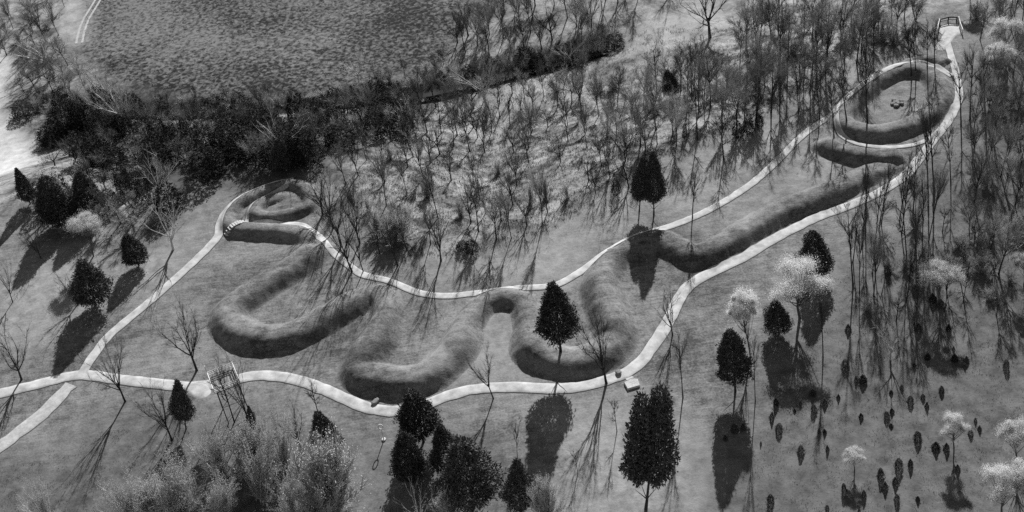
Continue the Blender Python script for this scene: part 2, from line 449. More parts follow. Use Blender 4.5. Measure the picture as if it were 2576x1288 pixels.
# ------------------------------------------------------------------ the earthworks
def mound_mesh(name, m, mat, parent):
    line = MOUNDS[m][0]; st = 0.4
    xs = np.arange(line[:, 0].min()-5, line[:, 0].max()+5, st); ys = np.arange(line[:, 1].min()-5, line[:, 1].max()+5, st)
    X, Y = np.meshgrid(xs, ys); P = np.stack([X.ravel(), Y.ravel()], 1)
    z, ins = one_mound(m, P)
    keep = ins > -0.5
    ii = np.arange(len(P)).reshape(X.shape)
    F = np.stack([ii[:-1, :-1], ii[:-1, 1:], ii[1:, 1:], ii[1:, :-1]], -1).reshape(-1, 4)
    F = F[keep[F].all(1)]
    used = np.unique(F); new = np.full(len(P), -1); new[used] = np.arange(len(used)); F = new[F]; P = P[used]; z = z[used]
    soft = np.minimum(1, z*3)
    Z = terrain(P)+z+lumps(P)*soft-0.03+0.035*soft
    return obj(name, mesh_np(name, np.c_[P, Z], F, mat, True), parent)
serp = empty('serpent_mound', tuple(un(1288, 750)))
tag(serp, 'long winding grass covered serpent shaped earth mound between the two gravel paths', 'earthwork')
for nm, i in (('coiled_tail', 0), ('winding_body', 1), ('jaw', 2)):
    o = mound_mesh(nm, i, M_GRASS, serp)
    o.matrix_parent_inverse = Matrix.Translation(-serp.location)
om = mound_mesh('oval_mound', 3, M_GRASS, None)
tag(om, 'oval ring shaped grassy earth mound in front of the serpent jaws', 'earthwork')
hm = mound_mesh('crescent_bank', 4, M_GRASS, None)
tag(hm, 'small low crescent grass bank at the far tip of the oval mound', 'earthwork')

# ------------------------------------------------------------------ gravel paths
def path(name, px, half, mat, zoff, label, wob=0.045):
    L = catmull(hits(px)[:, :2], 0.6)
    if isinstance(half, tuple): half = np.interp(np.linspace(0, 1, len(L)), [0, .62, 1], half)
    return tag(ribbon(name, L, half, ground, mat, zoff, M_EDGE_SHADE, wob), label, kind='structure')
P_LOW = [(-120, 1020), (-30, 998), (100, 966), (200, 944), (300, 955), (400, 966), (480, 973), (560, 962), (640, 946), (700, 948), (760, 960), (830, 986), (900, 1018), (950, 1031), (1000, 1034),
         (1060, 1022), (1130, 995), (1200, 979), (1280, 974), (1400, 978), (1480, 969), (1560, 945), (1612, 910), (1650, 858), (1682, 808), (1705, 758), (1735, 718), (1785, 688), (1865, 650),
         (1950, 600), (2050, 550), (2130, 520), (2210, 485), (2275, 443), (2318, 393), (2350, 350), (2388, 300), (2412, 245), (2406, 190), (2392, 140), (2380, 100)]
P_UP = [(205, 942), (238, 892), (280, 840), (380, 756), (480, 666), (545, 600), (552, 572), (566, 538), (602, 502), (650, 478), (690, 466), (740, 452)]
P_UP2 = [(800, 592), (830, 628), (880, 670), (915, 692), (980, 708), (1050, 736), (1120, 745), (1200, 738), (1300, 726), (1390, 719), (1450, 690), (1520, 640), (1590, 600), (1700, 565),
         (1790, 525), (1880, 470), (1950, 410), (2020, 340), (2100, 284), (2150, 243), (2200, 208), (2250, 182), (2300, 166), (2350, 168), (2395, 192)]
P_COIL = [(612, 568), (640, 563), (700, 564), (760, 566), (800, 592)]
P_SPUR = [(180, 968), (100, 1046), (0, 1124), (-60, 1165)]
P_OVAL = [(2102, 290), (2104, 322), (2122, 346), (2165, 364), (2230, 371), (2292, 366), (2332, 352), (2358, 332)]
P_IN = [(620, 562), (628, 536), (650, 508), (700, 484), (728, 474)]
path('lower_path', P_LOW, (1.15, 1.08, .72), M_PATH, 0.10, 'wide pale gravel path winding along the near side of the serpent mound')
path('tail_path', P_UP, .92, M_PATH, 0.108, 'straight pale path rising from the left junction round the coiled tail')
path('upper_path', P_UP2, (.72, .78, .66), M_PATH, 0.104, 'narrow pale gravel path along the far side of the serpent mound')
path('coil_path', P_COIL, 0.55, M_PATH, 0.112, 'narrow pale path between the coils of the tail mound')
path('spur_path', P_SPUR, 1.35, M_PATH2, 0.092, 'dull worn path leaving the junction toward the lower left corner', 0.08)
path('oval_path', P_OVAL, 0.5, M_PATH, 0.112, 'narrow pale path round the near side of the oval mound')
path('inner_coil_path', P_IN, 0.4, M_PATH2, 0.116, 'thin trodden track curling between the inner tail coils')
def patch(name, px, mat, zoff, label):
    W = hits(px)[:, :2]; L = catmull(W, 0.8, True)[:-1]; c = L.mean(0)
    rings = [c[None]]; n = len(L)
    wob = 1+0.05*RNG.normal(0, 1, n)
    V = [c]; F = []
    R = 5
    for r in range(1, R+1):
        V += list(c+(L-c)*(r/R)*(wob[:, None] if r == R else 1))
    V = np.array(V); Z = ground(V)+zoff; Z[-n:] -= zoff*1.4
    T = []
    for i in range(n):
        T.append((0, 1+i, 1+(i+1) % n))
    for r in range(R-1):
        a = 1+r*n; b = a+n
        for i in range(n):
            j = (i+1) % n
            T += [(a+i, b+i, b+j), (a+i, b+j, a+j)]
    o = obj(name, mesh_np(name, np.c_[V, Z], np.array(T), mat, True))
    return tag(o, label, kind='structure')
patch('gravel_bay', [(455, 962), (520, 964), (535, 985), (512, 1004), (490, 1002), (470, 985)], M_PATH, 0.13, 'pale gravel lay-by widening the lower path beside the tower')
patch('gravel_clearing', [(2362, 66), (2398, 60), (2416, 70), (2418, 84), (2400, 96), (2392, 112), (2372, 128), (2344, 118), (2366, 100), (2368, 86), (2356, 78)], M_PATH, 0.13, 'bright gravel clearing at the far end of the path beyond the oval')

# ------------------------------------------------------------------ tree prototypes
def tubes(polys, sides):
    """polys: list of (pts (n,3), radii (n,)); returns V,F quads"""
    V = []; F = []; b = 0
    ang = np.arange(sides)*2*math.pi/sides; ca, sa = np.cos(ang), np.sin(ang)
    for pts, r in polys:
        n = len(pts); t = np.gradient(pts, axis=0); t /= np.linalg.norm(t, axis=1)[:, None]+1e-9
        ref = np.array([0.3, 0.9, 0.2]); u = np.cross(t, ref); u /= np.linalg.norm(u, axis=1)[:, None]+1e-9; w = np.cross(t, u)
        V.append((pts[:, None]+r[:, None, None]*(u[:, None]*ca[None, :, None]+w[:, None]*sa[None, :, None])).reshape(-1, 3))
        ii = b+np.arange(n*sides).reshape(n, sides)
        F.append(np.stack([ii[:-1], np.roll(ii[:-1], -1, 1), np.roll(ii[1:], -1, 1), ii[1:]], -1).reshape(-1, 4))
        b += n*sides
    return np.vstack(V), np.vstack(F)
def cones(A, D, L, R):
    """thin three-sided spikes: base A, dir D, length L, radius R"""
    n = len(A); D = D/(np.linalg.norm(D, axis=1)[:, None]+1e-9)
    u = np.cross(D, [0.31, 0.87, 0.39]); u /= np.linalg.norm(u, axis=1)[:, None]+1e-9; w = np.cross(D, u)
    V = np.empty((n, 4, 3))
    for k in range(3):
        a = k*2.0944; V[:, k] = A+R[:, None]*(u*math.cos(a)+w*math.sin(a))
    V[:, 3] = A+D*L[:, None]
    b = np.arange(n)[:, None]*4
    F = np.stack([b+[0, 1, 3], b+[1, 2, 3], b+[2, 0, 3]], 1).reshape(-1, 3)
    return V.reshape(-1, 3), F
def stem(rng, p, d, L, r0, r1, n, wander, up=0.0):
    d = d/np.linalg.norm(d); pts = [np.array(p, float)]
    for i in range(n):
        d = d+rng.normal(0, wander, 3)+np.array([0, 0, up]); d = d/np.linalg.norm(d)
        pts.append(pts[-1]+d*L/n)
    return np.array(pts), np.linspace(r0, r1, n+1)
def side(rng, d, ang):
    u = np.cross(d, rng.normal(0, 1, 3)); u /= np.linalg.norm(u)+1e-9
    return d*math.cos(ang)+u*math.sin(ang)
def bare_proto(seed, style, mbark, mtwig):
    """a leafless tree about 12 m tall: trunk, branches, twigs"""
    rng = np.random.default_rng(seed)
    H = 12.0
    st = dict(vase=dict(trunk=.30, nl=7, la=(.25, .75), ll=(.5, .72), r=.24, n2=6, n3=6, a2=.65, up=.06),
              tall=dict(trunk=.72, nl=9, la=(.5, 1.0), ll=(.22, .36), r=.20, n2=5, n3=5, a2=.7, up=.05),
              fuzz=dict(trunk=.34, nl=9, la=(.3, .95), ll=(.42, .62), r=.17, n2=8, n3=10, a2=.8, up=.06),
              wood=dict(trunk=.56, nl=9, la=(.3, .85), ll=(.26, .44), r=.17, n2=7, n3=9, a2=.8, up=.06),
              syc=dict(trunk=.28, nl=6, la=(.45, 1.05), ll=(.55, .8), r=.30, n2=5, n3=4, a2=.7, up=.05))[style]
    tr = stem(rng, (0, 0, -0.4), np.array([0, 0, 1.0]), H*st['trunk']+.4, st['r'], st['r']*.62, 6, .035)
    tr[1][0] *= 1.5; tr[1][1] *= 1.08
    b1 = []; b2 = []; tips = []
    top = tr[0][-1]
    if style == 'tall':
        lead = stem(rng, top, np.array([0, 0, 1.0]), H*.26, st['r']*.6, .03, 5, .1, .1); b1.append(lead)
    for i in range(st['nl']):
        k = rng.uniform(.62, 1.0) if style not in ('tall', 'wood') else rng.uniform(.5, 1.0)
        j = min(len(tr[0])-1, int(k*(len(tr[0])-1)+.5))
        p = tr[0][j]; az = i*2.4+rng.uniform(-.4, .4); a = rng.uniform(*st['la'])
        d = np.array([math.sin(a)*math.cos(az), math.sin(a)*math.sin(az), math.cos(a)])
        L = H*rng.uniform(*st['ll']); r = st['r']*rng.uniform(.38, .58)
        b1.append(stem(rng, p, d, L, r, .025, 7, .11, st['up']))
    for pts, rr in b1:
        for q in range(st['n2']):
            j = rng.integers(2, len(pts)); d = pts[j]-pts[j-1]; d = d/np.linalg.norm(d)
            L = np.linalg.norm(pts[-1]-pts[0])*rng.uniform(.28, .52)
            b2.append(stem(rng, pts[j], side(rng, d, rng.uniform(.35, st['a2'])), L, max(.02, rr[j]*.6), .014, 4, .13, st['up']))
    A = []; D = []; L_ = []; R_ = []
    for pts, rr in b2+b1:
        for q in range(st['n3']):
            j = rng.integers(1, len(pts)); d = pts[j]-pts[j-1]; d = d/np.linalg.norm(d)
            for z in range(2):
                dd = side(rng, d, rng.uniform(.3, .8))+np.array([0, 0, .15])
                A.append(pts[j]+(pts[j-1]-pts[j])*rng.uniform(0, 1)); D.append(dd); L_.append(rng.uniform(.7, 1.9)); R_.append(rng.uniform(.012, .024)*(1.35 if style == 'fuzz' else 1))
    V, F = tubes([tr], 7); trunk = mesh_np('trunk', V, F, mbark, True)
    V1, F1 = tubes(b1, 5); V2, F2 = tubes(b2, 3)
    br = mesh_np('branches', np.vstack([V1, V2]), np.vstack([F1, F2+len(V1)]), mbark, True)
    Vt, Ft = cones(np.array(A), np.array(D), np.array(L_), np.array(R_))
    tw_ = mesh_np('twigs', Vt, Ft, mtwig, False)
    allv = np.vstack([V1, V2, Vt])
    return dict(parts=[('trunk', trunk), ('branches', br), ('twigs', tw_)], h=float(np.percentile(allv[:, 2], 99.3)), w=float(2*np.percentile(np.hypot(allv[:, 0], allv[:, 1]), 96)))
def leaf_quads(C, D, L, Wd, rng):
    """small pointed sprays: diamond of two triangles"""
    D = D/(np.linalg.norm(D, axis=1)[:, None]+1e-9)
    u = np.cross(D, rng.normal(0, 1, D.shape)); u /= np.linalg.norm(u, axis=1)[:, None]+1e-9
    n = len(C); V = np.empty((n, 4, 3))
    V[:, 0] = C; V[:, 1] = C+D*(L*.5)[:, None]+u*Wd[:, None]; V[:, 2] = C+D*L[:, None]; V[:, 3] = C+D*(L*.5)[:, None]-u*Wd[:, None]
    b = np.arange(n)[:, None]*4
    return V.reshape(-1, 3), (b+np.array([[0, 1, 2, 3]])).reshape(-1, 4)
def cedar_proto(seed, N, crown0, mat, peak=1.0, fat=.3, twin=False, ls=1.0, foot=.16):
    """evergreen about 12 m tall, ovate pointed crown of many small sprays"""
    rng = np.random.default_rng(seed); H = 12.0; z0 = H*crown0
    bl = [(rng.uniform(0, 6.28), rng.uniform(0, 1), rng.uniform(.16, .42), rng.uniform(-.38, .42)) for _ in range(60)]
    t = rng.beta(1.25, 1.7, N); az = rng.uniform(0, 6.283, N)
    R = (np.minimum(1, (t/foot)**.6))*(1-t)**(.78*peak)*H*fat*1.08
    lump = np.zeros(N)
    for a0, t0, s, amp in bl:
        da = np.abs((az-a0+math.pi) % 6.283-math.pi)
        lump += amp*np.exp(-(da/s)**2-((t-t0)/(s*.28))**2)
    R = R*(1+lump)*(1+.10*rng.normal(0, 1, N))
    rr = R*(.45+.55*np.sqrt(rng.uniform(0, 1, N)))
    z = z0+t*(H-z0)+.25*np.sin(3*az+seed)*(1-t)
    C = np.stack([rr*np.cos(az), rr*np.sin(az), z], 1)
    if twin:
        k = rng.uniform(0, 1, N) < .42
        C[k, 0] = C[k, 0]*.6-1.75; C[k, 1] *= .62; C[k, 2] = z0+(C[k, 2]-z0)*.95
        C[~k, 0] = C[~k, 0]*.78+.75
    D = np.stack([np.cos(az), np.sin(az), rng.uniform(-.2, 1.1, N)], 1)+rng.normal(0, .45, (N, 3))
    V = []; F = []; b = 0
    for q in range(4):
        v, f = leaf_quads(C+rng.normal(0, .16, C.shape), D+rng.normal(0, .5, D.shape), rng.uniform(.22, .58, N)*ls, rng.uniform(.05, .12, N)*ls, rng)
        V.append(v); F.append(f+b); b += len(v)
    crown = mesh_np('crown', np.vstack(V), np.vstack(F), mat, False)
    tr = stem(rng, (0, 0, -.4), np.array([0, 0, 1.0]), H*.85, .24, .05, 7, .03); tr[1][0] *= 1.35
    br = [tr]
    for i in range(7):
        j = rng.integers(1, 5); a = rng.uniform(0, 6.28)
        br.append(stem(rng, tr[0][j], np.array([math.cos(a), math.sin(a), .7]), H*fat*.7, .07, .02, 3, .1))
    v, f = tubes(br, 5)
    trunk = mesh_np('trunk', v, f, M_BARK, True)
    Vc = np.vstack(V)
    return dict(parts=[('trunk', trunk), ('crown', crown)], h=float(np.percentile(Vc[:, 2], 99.6)), w=float(2*np.percentile(np.hypot(Vc[:, 0], Vc[:, 1]), 96)))
def bloom_proto(seed, mat, mb, N=26000, low=.45, blobs=22):
    """tree with a trunk, limbs and light clumps of small blossom faces, gaps between the clumps"""
    rng = np.random.default_rng(seed); H = 10.0
    tr = stem(rng, (0, 0, -.3), np.array([0, 0, 1.0]), H*low+.3, .2, .13, 5, .04)
    br = []; V = []; F = []; b = 0
    for i in range(blobs):
        az = i*2.4+rng.uniform(-.9, .9); rad = 3.6*math.sqrt((i+.5)/blobs)*rng.uniform(.7, 1.15)
        c = np.array([rad*math.cos(az), rad*math.sin(az), H*(.97-.03*rad**1.35)-rng.uniform(0, 1.3)])
        p = tr[0][rng.integers(3, 6)]
        br.append((np.array([p, (p+c)/2+[0, 0, -.4], c]), np.array([.08, .05, .02])))
        n = N//blobs; s = rng.uniform(.4, .95)
        C = c+rng.normal(0, 1, (n, 3))*np.array([s, s, s*.6])*.75
        v, f = leaf_quads(C, rng.normal(0, 1, (n, 3)), rng.uniform(.08, .17, n), rng.uniform(.03, .06, n), rng)
        V.append(v); F.append(f+b); b += len(v)
    v, f = tubes([tr], 6); v2, f2 = tubes(br, 4)
    trunk = mesh_np('trunk', np.vstack([v, v2]), np.vstack([f, f2+len(v)]), mb, True)
    crown = mesh_np('crown', np.vstack(V), np.vstack(F), mat, False)
    Vc = np.vstack(V)
    return dict(parts=[('trunk', trunk), ('crown', crown)], h=float(np.percentile(Vc[:, 2], 99)), w=float(2*np.percentile(np.hypot(Vc[:, 0], Vc[:, 1]), 95)))
def shrub_proto(seed, mat, n=26, sub=30, H=5.0, bud=None, thick=1.25):
    """many-stemmed twiggy bush, stems fanning up from the ground"""
    rng = np.random.default_rng(seed)
    st = []
    A = []; D = []; L_ = []; R_ = []
    for i in range(n):
        az = rng.uniform(0, 6.283); a = abs(rng.normal(0, .55)); a = min(a, 1.25)
        d = np.array([math.sin(a)*math.cos(az), math.sin(a)*math.sin(az), math.cos(a)])
        pts, rr = stem(rng, (rng.normal(0, .25), rng.normal(0, .25), -.1), d, H*rng.uniform(.6, .95), .05, .012, 5, .12, .05)
        st.append((pts, rr))
        for q in range(sub):
            j = rng.integers(1, 6); dd = side(rng, (pts[j]-pts[j-1])/np.linalg.norm(pts[j]-pts[j-1]), rng.uniform(.25, .9))
            A.append(pts[j]+(pts[j-1]-pts[j])*rng.uniform(0, 1)); D.append(dd+np.array([0, 0, .2])); L_.append(H*rng.uniform(.1, .26)); R_.append(rng.uniform(.010, .022)*thick)
    v, f = tubes(st, 3)
    vt, ft = cones(np.array(A), np.array(D), np.array(L_), np.array(R_))
    allv = np.vstack([v, vt])
    tips = vt[3::4]; k = rng.integers(0, len(tips), 9000 if n < 50 else 20000)
    back = np.array(A)[k]; u = rng.uniform(0, 1, (len(k), 1))**.6
    C = back+(tips[k]-back)*u+rng.normal(0, .08, (len(k), 3))
    vb, fb = leaf_quads(C, rng.normal(0, 1, C.shape), rng.uniform(.06, .13, len(k)), rng.uniform(.02, .04, len(k)), rng)
    return dict(parts=[('stems', mesh_np('stems', v, f, mat, True)), ('twigs', mesh_np('twigs', vt, ft, mat, False)), ('buds', mesh_np('buds', vb, fb, bud, False))],
                h=float(np.percentile(allv[:, 2], 99)), w=float(2*np.percentile(np.hypot(allv[:, 0], allv[:, 1]), 96)))
PROTO = {
    'vase': [bare_proto(s, 'vase', M_BARK, M_TWIG) for s in (1, 2, 3, 4)],
    'tall': [bare_proto(s, 'tall', M_BARK, M_TWIG) for s in (11, 12, 13)],
    'gvase': [bare_proto(s, 'fuzz', M_GBARK, M_GTWIG) for s in (21, 22, 23, 24)],
    'wtree': [bare_proto(s, 'wood', M_BARK, M_WTWIG) for s in (25, 26, 27, 28, 29)],
    'syc': [bare_proto(s, 'syc', M_SBARK, M_STWIG) for s in (31, 32, 33)],
    'cedar': [cedar_proto(s, 3400, .12, M_CEDAR, p, .30) for s, p in ((41, 1.0), (42, .85), (43, 1.1), (44, .75))],
    'hcedar': [cedar_proto(s, 3400, .24, M_CEDAR, p, .31) for s, p in ((45, 1.05), (46, .8))],
    'twin': [cedar_proto(47, 4200, .26, M_CEDAR, .62, .24, True)],
    'sapling': [cedar_proto(s, 900, .02, M_SAPL, p, f, False, 1.9, .03) for s, p, f in ((51, 1.3, .36), (52, .6, .42), (53, 1.1, .30), (54, .8, .38), (55, 1.5, .34))],
    'bloom': [bloom_proto(s, M_BLOOM, M_GBARK) for s in (61, 62, 63)],
    'pfuzz': [shrub_proto(s, M_FTWIG, bud=M_BUD) for s in (71, 72, 73)],
    'dome': [shrub_proto(77, M_FTWIG, 110, 60, 5.0, M_PBUD, 1.9)],
    'gfuzz': [shrub_proto(s, M_GTWIG, bud=M_GBUD) for s in (74, 75, 76)],
    'dark': [cedar_proto(s, 800, .02, M_DBRUSH, .55, .38, False, 1.5) for s in (81, 82, 83)],
}
NAMES = dict(vase='bare_tree', tall='tall_bare_tree', gvase='twiggy_tree', wtree='woodland_tree', syc='pale_barked_tree', cedar='evergreen_tree', hcedar='evergreen_tree', twin='evergreen_tree',
             sapling='evergreen_sapling', bloom='blossoming_tree', pfuzz='twiggy_shrub', dome='twiggy_shrub', gfuzz='twiggy_shrub', dark='evergreen_shrub')
CATS = dict(sapling='sapling', pfuzz='shrub', dome='shrub', gfuzz='shrub', dark='shrub')
_cnt = {}
def plant(kind, P, h, w, lean=0.0, label=None, group=None, rz=None, var=None):
    i = _cnt.get(kind, 0); _cnt[kind] = i+1
    pr = PROTO[kind][(i if var is None else var) % len(PROTO[kind])]
    o = empty(NAMES[kind], (P[0], P[1], P[2]-0.05))
    rz = RNG.uniform(0, 6.28) if rz is None else rz
    o.rotation_mode = 'QUATERNION'
    o.rotation_quaternion = (Matrix.Rotation(lean, 3, 'Y') @ Matrix.Rotation(rz, 3, 'Z')).to_quaternion()
    s = w/pr['w']
    o.scale = (s, s, h/pr['h'])
    for nm, me in pr['parts']:
        c = bpy.data.objects.new(nm, me); link(c); c.parent = o
        if nm in ('twigs', 'buds'): c['kind'] = 'stuff'
    tag(o, label, CATS.get(kind, 'tree'), group)
    return o
def on_ground(x, y):
    P = hit(x, y); P[2] = ground(P[:2])[0]; return P
def tree(kind, base, top, wpx, label, group=None, var=None, rz=None):
    B = on_ground(*base)
    d = ray(*top); t = B[1]/d[1]; T = CAM+t*d
    h = T[2]-B[2]; l = T[0]-B[0]
    lean = max(-.16, min(.16, math.atan2(l, h)))
    return plant(kind, B, math.hypot(h, l), wpx/ppm(B), lean, label, group, rz, var)

# ------------------------------------------------------------------ named trees, by their foot and tip
T = tree
# evergreens
EG = 'large dark evergreens'
T('cedar', (240, 768), (205, 655), 92, 'big dark evergreen left of the straight tail path, long shadow beside it', EG)
T('cedar', (350, 668), (316, 590), 62, 'small dark evergreen beside the pale low-branched tree left of the coil', EG)
T('cedar', (76, 512), (40, 424), 42, 'slender dark evergreen against the bright ground at the far left edge', EG)
T('cedar', (150, 565), (108, 446), 88, 'dark shaggy evergreen at the left rim, first of the pair by the pale blossom', EG)
T('cedar', (235, 540), (196, 432), 80, 'dark evergreen just right of the shaggy one on the left rim', EG)
T('hcedar', (1413, 905), (1390, 716), 106, 'tall dark conical evergreen standing alone on the middle of the serpent mound', EG, 0)
T('twin', (1625, 1280), (1650, 983), 114, 'tallest dark evergreen with a double top in front of the lower path', EG, 0, 0.0)
T('hcedar', (1608, 532), (1620, 396), 52, 'left of two touching black evergreens beyond the upper path', EG, 1)
T('hcedar', (1645, 540), (1642, 386), 62, 'right of two touching black evergreens beyond the upper path', EG, 0)
T('hcedar', (1066, 1112), (1034, 988), 100, 'dark evergreen overlapping the lower path at its lowest bend', EG, 1)
T('cedar', (1032, 1215), (1012, 1092), 84, 'oval dark evergreen at the left of the group below the path bend', EG)
T('cedar', (1132, 1185), (1105, 1070), 88, 'dark evergreen in the middle of the group below the path bend', EG)
T('cedar', (1192, 1268), (1158, 1112), 146, 'broadest dark evergreen at the right of the group below the path bend', EG)
T('cedar', (1310, 1285), (1300, 1158), 84, 'dark pointed evergreen at the bottom edge right of the evergreen group', EG)
T('cedar', (838, 1148), (798, 1038), 72, 'leaning dark evergreen above the pale fuzzy bush', EG)
T('hcedar', (468, 1080), (444, 958), 56, 'small dark evergreen in front of the gravel lay-by near the tower', EG)
T('hcedar', (1850, 985), (1836, 834), 84, 'dark evergreen between the lower path and the sapling slope', EG)
T('cedar', (1960, 838), (1950, 756), 68, 'round dark evergreen in front of the bright blossoming tree', EG)
T('cedar', (2056, 695), (2044, 584), 86, 'grey hazy evergreen behind the bright blossoming tree', EG)
T('cedar', (707, 428), (700, 350), 56, 'black evergreen below the white branched tree behind the coil', EG)
T('cedar', (1692, 245), (1674, 178), 44, 'dark narrow evergreen in the woods above the upper path', EG)
T('cedar', (634, 1085), (628, 1022), 26, 'very small dark evergreen at the foot of the tower trees', EG)
for (b, t, w, lb) in (((1858, 345), (1853, 305), 34, 'dark rounded shrub at the left of the cluster beyond the upper path'), ((1886, 338), (1882, 285), 30, 'dark pointed shrub in the middle of the cluster beyond the upper path'),
                      ((1912, 322), (1908, 285), 24, 'dark small shrub at the right of the cluster beyond the upper path'), ((1550, 490), (1548, 448), 26, 'dark low shrub left of the two touching evergreens'),
                      ((1724, 350), (1722, 312), 16, 'thin dark shrub beyond the pale trunk by the evergreens'), ((1698, 350), (1697, 328), 16, 'tiny dark shrub left of the thin dark shrub'),
                      ((1190, 632), (1182, 604), 40, 'low dark shrub on the lawn edge near the upper path'), ((1165, 628), (1160, 606), 34, 'dark clump of shrub beside the low dark shrub at the lawn edge')):
    T('dark', b, t, w, lb, 'dark shrubs along the brow')
# bare trees with a trunk of their own on open ground
BT = 'bare trees standing on open grass'
T('vase', (315, 1010), (238, 855), 120, 'bare dark tree on the lower path near the junction, long shadow behind it', BT)
T('vase', (495, 932), (448, 775), 130, 'spreading bare tree on the lawn left of the tower', BT)
T('vase', (432, 1107), (368, 978), 95, 'bare forked tree below the lower path left of the small evergreen', BT)
T('vase', (54, 955), (8, 815), 130, 'bare spreading tree at the left edge above the lower path', BT)
T('vase', (32, 760), (4, 658), 60, 'bare tree at the far left edge on the rim of the lawn', BT)
T('vase', (196, 765), (166, 690), 84, 'small bare tree just left of the big evergreen', BT)
T('vase', (255, 755), (235, 650), 50, 'bare tree rising behind the big left evergreen', BT)
T('vase', (103, 650), (64, 565), 70, 'bare tree at the left rim below the shaggy evergreen', BT)
T('vase', (632, 1078), (568, 885), 90, 'tall bare tree just right of the white railed tower', BT)
T('tall', (590, 1062), (545, 905), 60, 'thin bare tree crossing the white railed tower', BT)
T('vase', (757, 1130), (722, 1030), 84, 'small bare tree left of the leaning evergreen', BT)
T('tall', (802, 1045), (782, 955), 48, 'very thin bare tree above the leaning evergreen', BT)
T('vase', (812, 540), (782, 440), 110, 'dark many-limbed bare tree at the right end of the coil', BT)
T('vase', (886, 684), (812, 485), 110, 'tall bare tree at the upper path right of the coil, shadows over the mound', BT)
T('vase', (838, 575), (795, 430), 90, 'bare tree just behind the right end of the coil', BT)
T('vase', (858, 622), (812, 470), 80, 'bare tree between the coil and the tall one on the upper path', BT)
T('vase', (905, 612), (872, 480), 80, 'bare tree on the brow right of the coil, set back from the path', BT)
T('vase', (956, 640), (930, 520), 70, 'bare tree on the brow above the upper path, first from the coil', BT)
T('vase', (914, 684), (876, 548), 70, 'bare tree on the upper path beside the tall one', BT)
T('vase', (1001, 668), (960, 545), 80, 'bare tree on the brow above the upper path, second from the coil', BT)
T('vase', (1109, 656), (1084, 515), 92, 'bare tree with a straight trunk on the lawn above the upper path', BT)
T('vase', (1185, 560), (1164, 430), 80, 'bare tree on the brushy slope beyond the straight-trunked one', BT)
T('vase', (1290, 515), (1268, 395), 80, 'bare tree on the brushy slope right of its middle', BT)
T('vase', (1106, 388), (1084, 286), 76, 'sturdy dark bare tree on the pale ledge of the slope', BT)
T('vase', (1040, 395), (1008, 310), 60, 'bare tree left of the pale ledge on the slope', BT)
T('vase', (1582, 472), (1545, 360), 90, 'bent bare tree just left of the two touching evergreens', BT)
T('tall', (1742, 550), (1745, 408), 46, 'thin bare tree beside the upper path right of the two evergreens', BT)
T('tall', (1820, 402), (1808, 285), 60, 'thin bare tree on the bright lawn beyond the upper path', BT)
T('vase', (1786, 95), (1735, -60), 190, 'very large dark bare tree at the top edge against the bright field', BT)
T('vase', (1241, 1003), (1202, 872), 72, 'bare tree on the lower path right of the path bend', BT)
T('vase', (1526, 966), (1490, 790), 124, 'bare spreading tree at the lower path left of the pale slab', BT)
T('vase', (1692, 842), (1668, 722), 84, 'bare tree on the lower path where it climbs', BT)
T('tall', (1718, 1000), (1698, 820), 50, 'tall thin bare tree right of the climbing path', BT)
T('tall', (1302, 1155), (1290, 1062), 26, 'slim bare sapling above the bottom evergreen', BT)
T('tall', (1552, 1085), (1542, 1000), 34, 'slim bare tree left of the double topped evergreen', BT)
T('tall', (1454, 1190), (1444, 1130), 26, 'smallest bare sapling on the pale grass at the bottom', BT)
T('tall', (1235, 720), (1228, 640), 20, 'thin bare sapling at the upper path above the arched loop', BT)
# tall thin trees about the oval and the far right
TT = 'tall bare trees around the oval'
for b, t, w, lb in (((2098, 345), (2088, 190), 50, 'tall bare tree on the near left end of the oval, leftmost of three'), ((2128, 322), (2118, 150), 60, 'tall bare tree on the near left end of the oval, middle of three'),
                    ((2182, 320), (2158, 62), 70, 'tallest bare tree rising across the left half of the oval'), ((2062, 300), (2058, 165), 50, 'tall bare tree just left of the oval by the path'),
                    ((2038, 290), (2034, 160), 44, 'second tall bare tree left of the oval'), ((2008, 285), (2000, 170), 44, 'third tall bare tree left of the oval'), ((1962, 300), (1958, 190), 44, 'fourth tall bare tree left of the oval'),
                    ((1902, 300), (1898, 185), 46, 'tall bare tree above the dark shrub cluster'), ((2292, 195), (2268, 62), 50, 'tall bare tree on the far rim of the oval, leftmost of four'), ((2302, 190), (2286, 55), 44, 'tall bare tree on the far rim of the oval, second of four'),
                    ((2330, 185), (2305, 48), 46, 'tall bare tree on the far rim of the oval, third of four'), ((2352, 170), (2326, 50), 46, 'tall bare tree on the far rim of the oval, rightmost of four'), ((2418, 318), (2408, 150), 64, 'forked bare tree on the path at the right end of the oval'),
                    ((2350, 480), (2322, 215), 70, 'tall bare tree at the right of the oval near the path fork'), ((2335, 520), (2274, 280), 60, 'tall bare tree over the near right end of the oval'), ((2392, 460), (2382, 300), 50, 'bare tree in the clearing right of the path'),
                    ((2146, 720), (2138, 492), 64, 'tall bare tree with pale crown beside the lower path bend'), ((2162, 735), (2152, 560), 40, 'thin bare trunk just right of the tall pale crowned tree'), ((2282, 660), (2250, 440), 56, 'tall bare tree right of the path below the serpent neck'),
                    ((2306, 690), (2290, 470), 50, 'second tall bare tree right of the path below the serpent neck'), ((2320, 640), (2312, 430), 50, 'third tall bare tree right of the path below the serpent neck'), ((2440, 300), (2432, 110), 70, 'tall bare tree in the haze right of the oval'),
                    ((2480, 320), (2470, 130), 70, 'tall bare tree at the right margin beyond the oval'), ((2070, 900), (2060, 740), 50, 'bare thin tree below the bright blossoming tree'), ((1900, 1010), (1893, 830), 40, 'bare thin tree at the edge of the sapling slope')):
    T('tall', b, t, w, lb, TT)
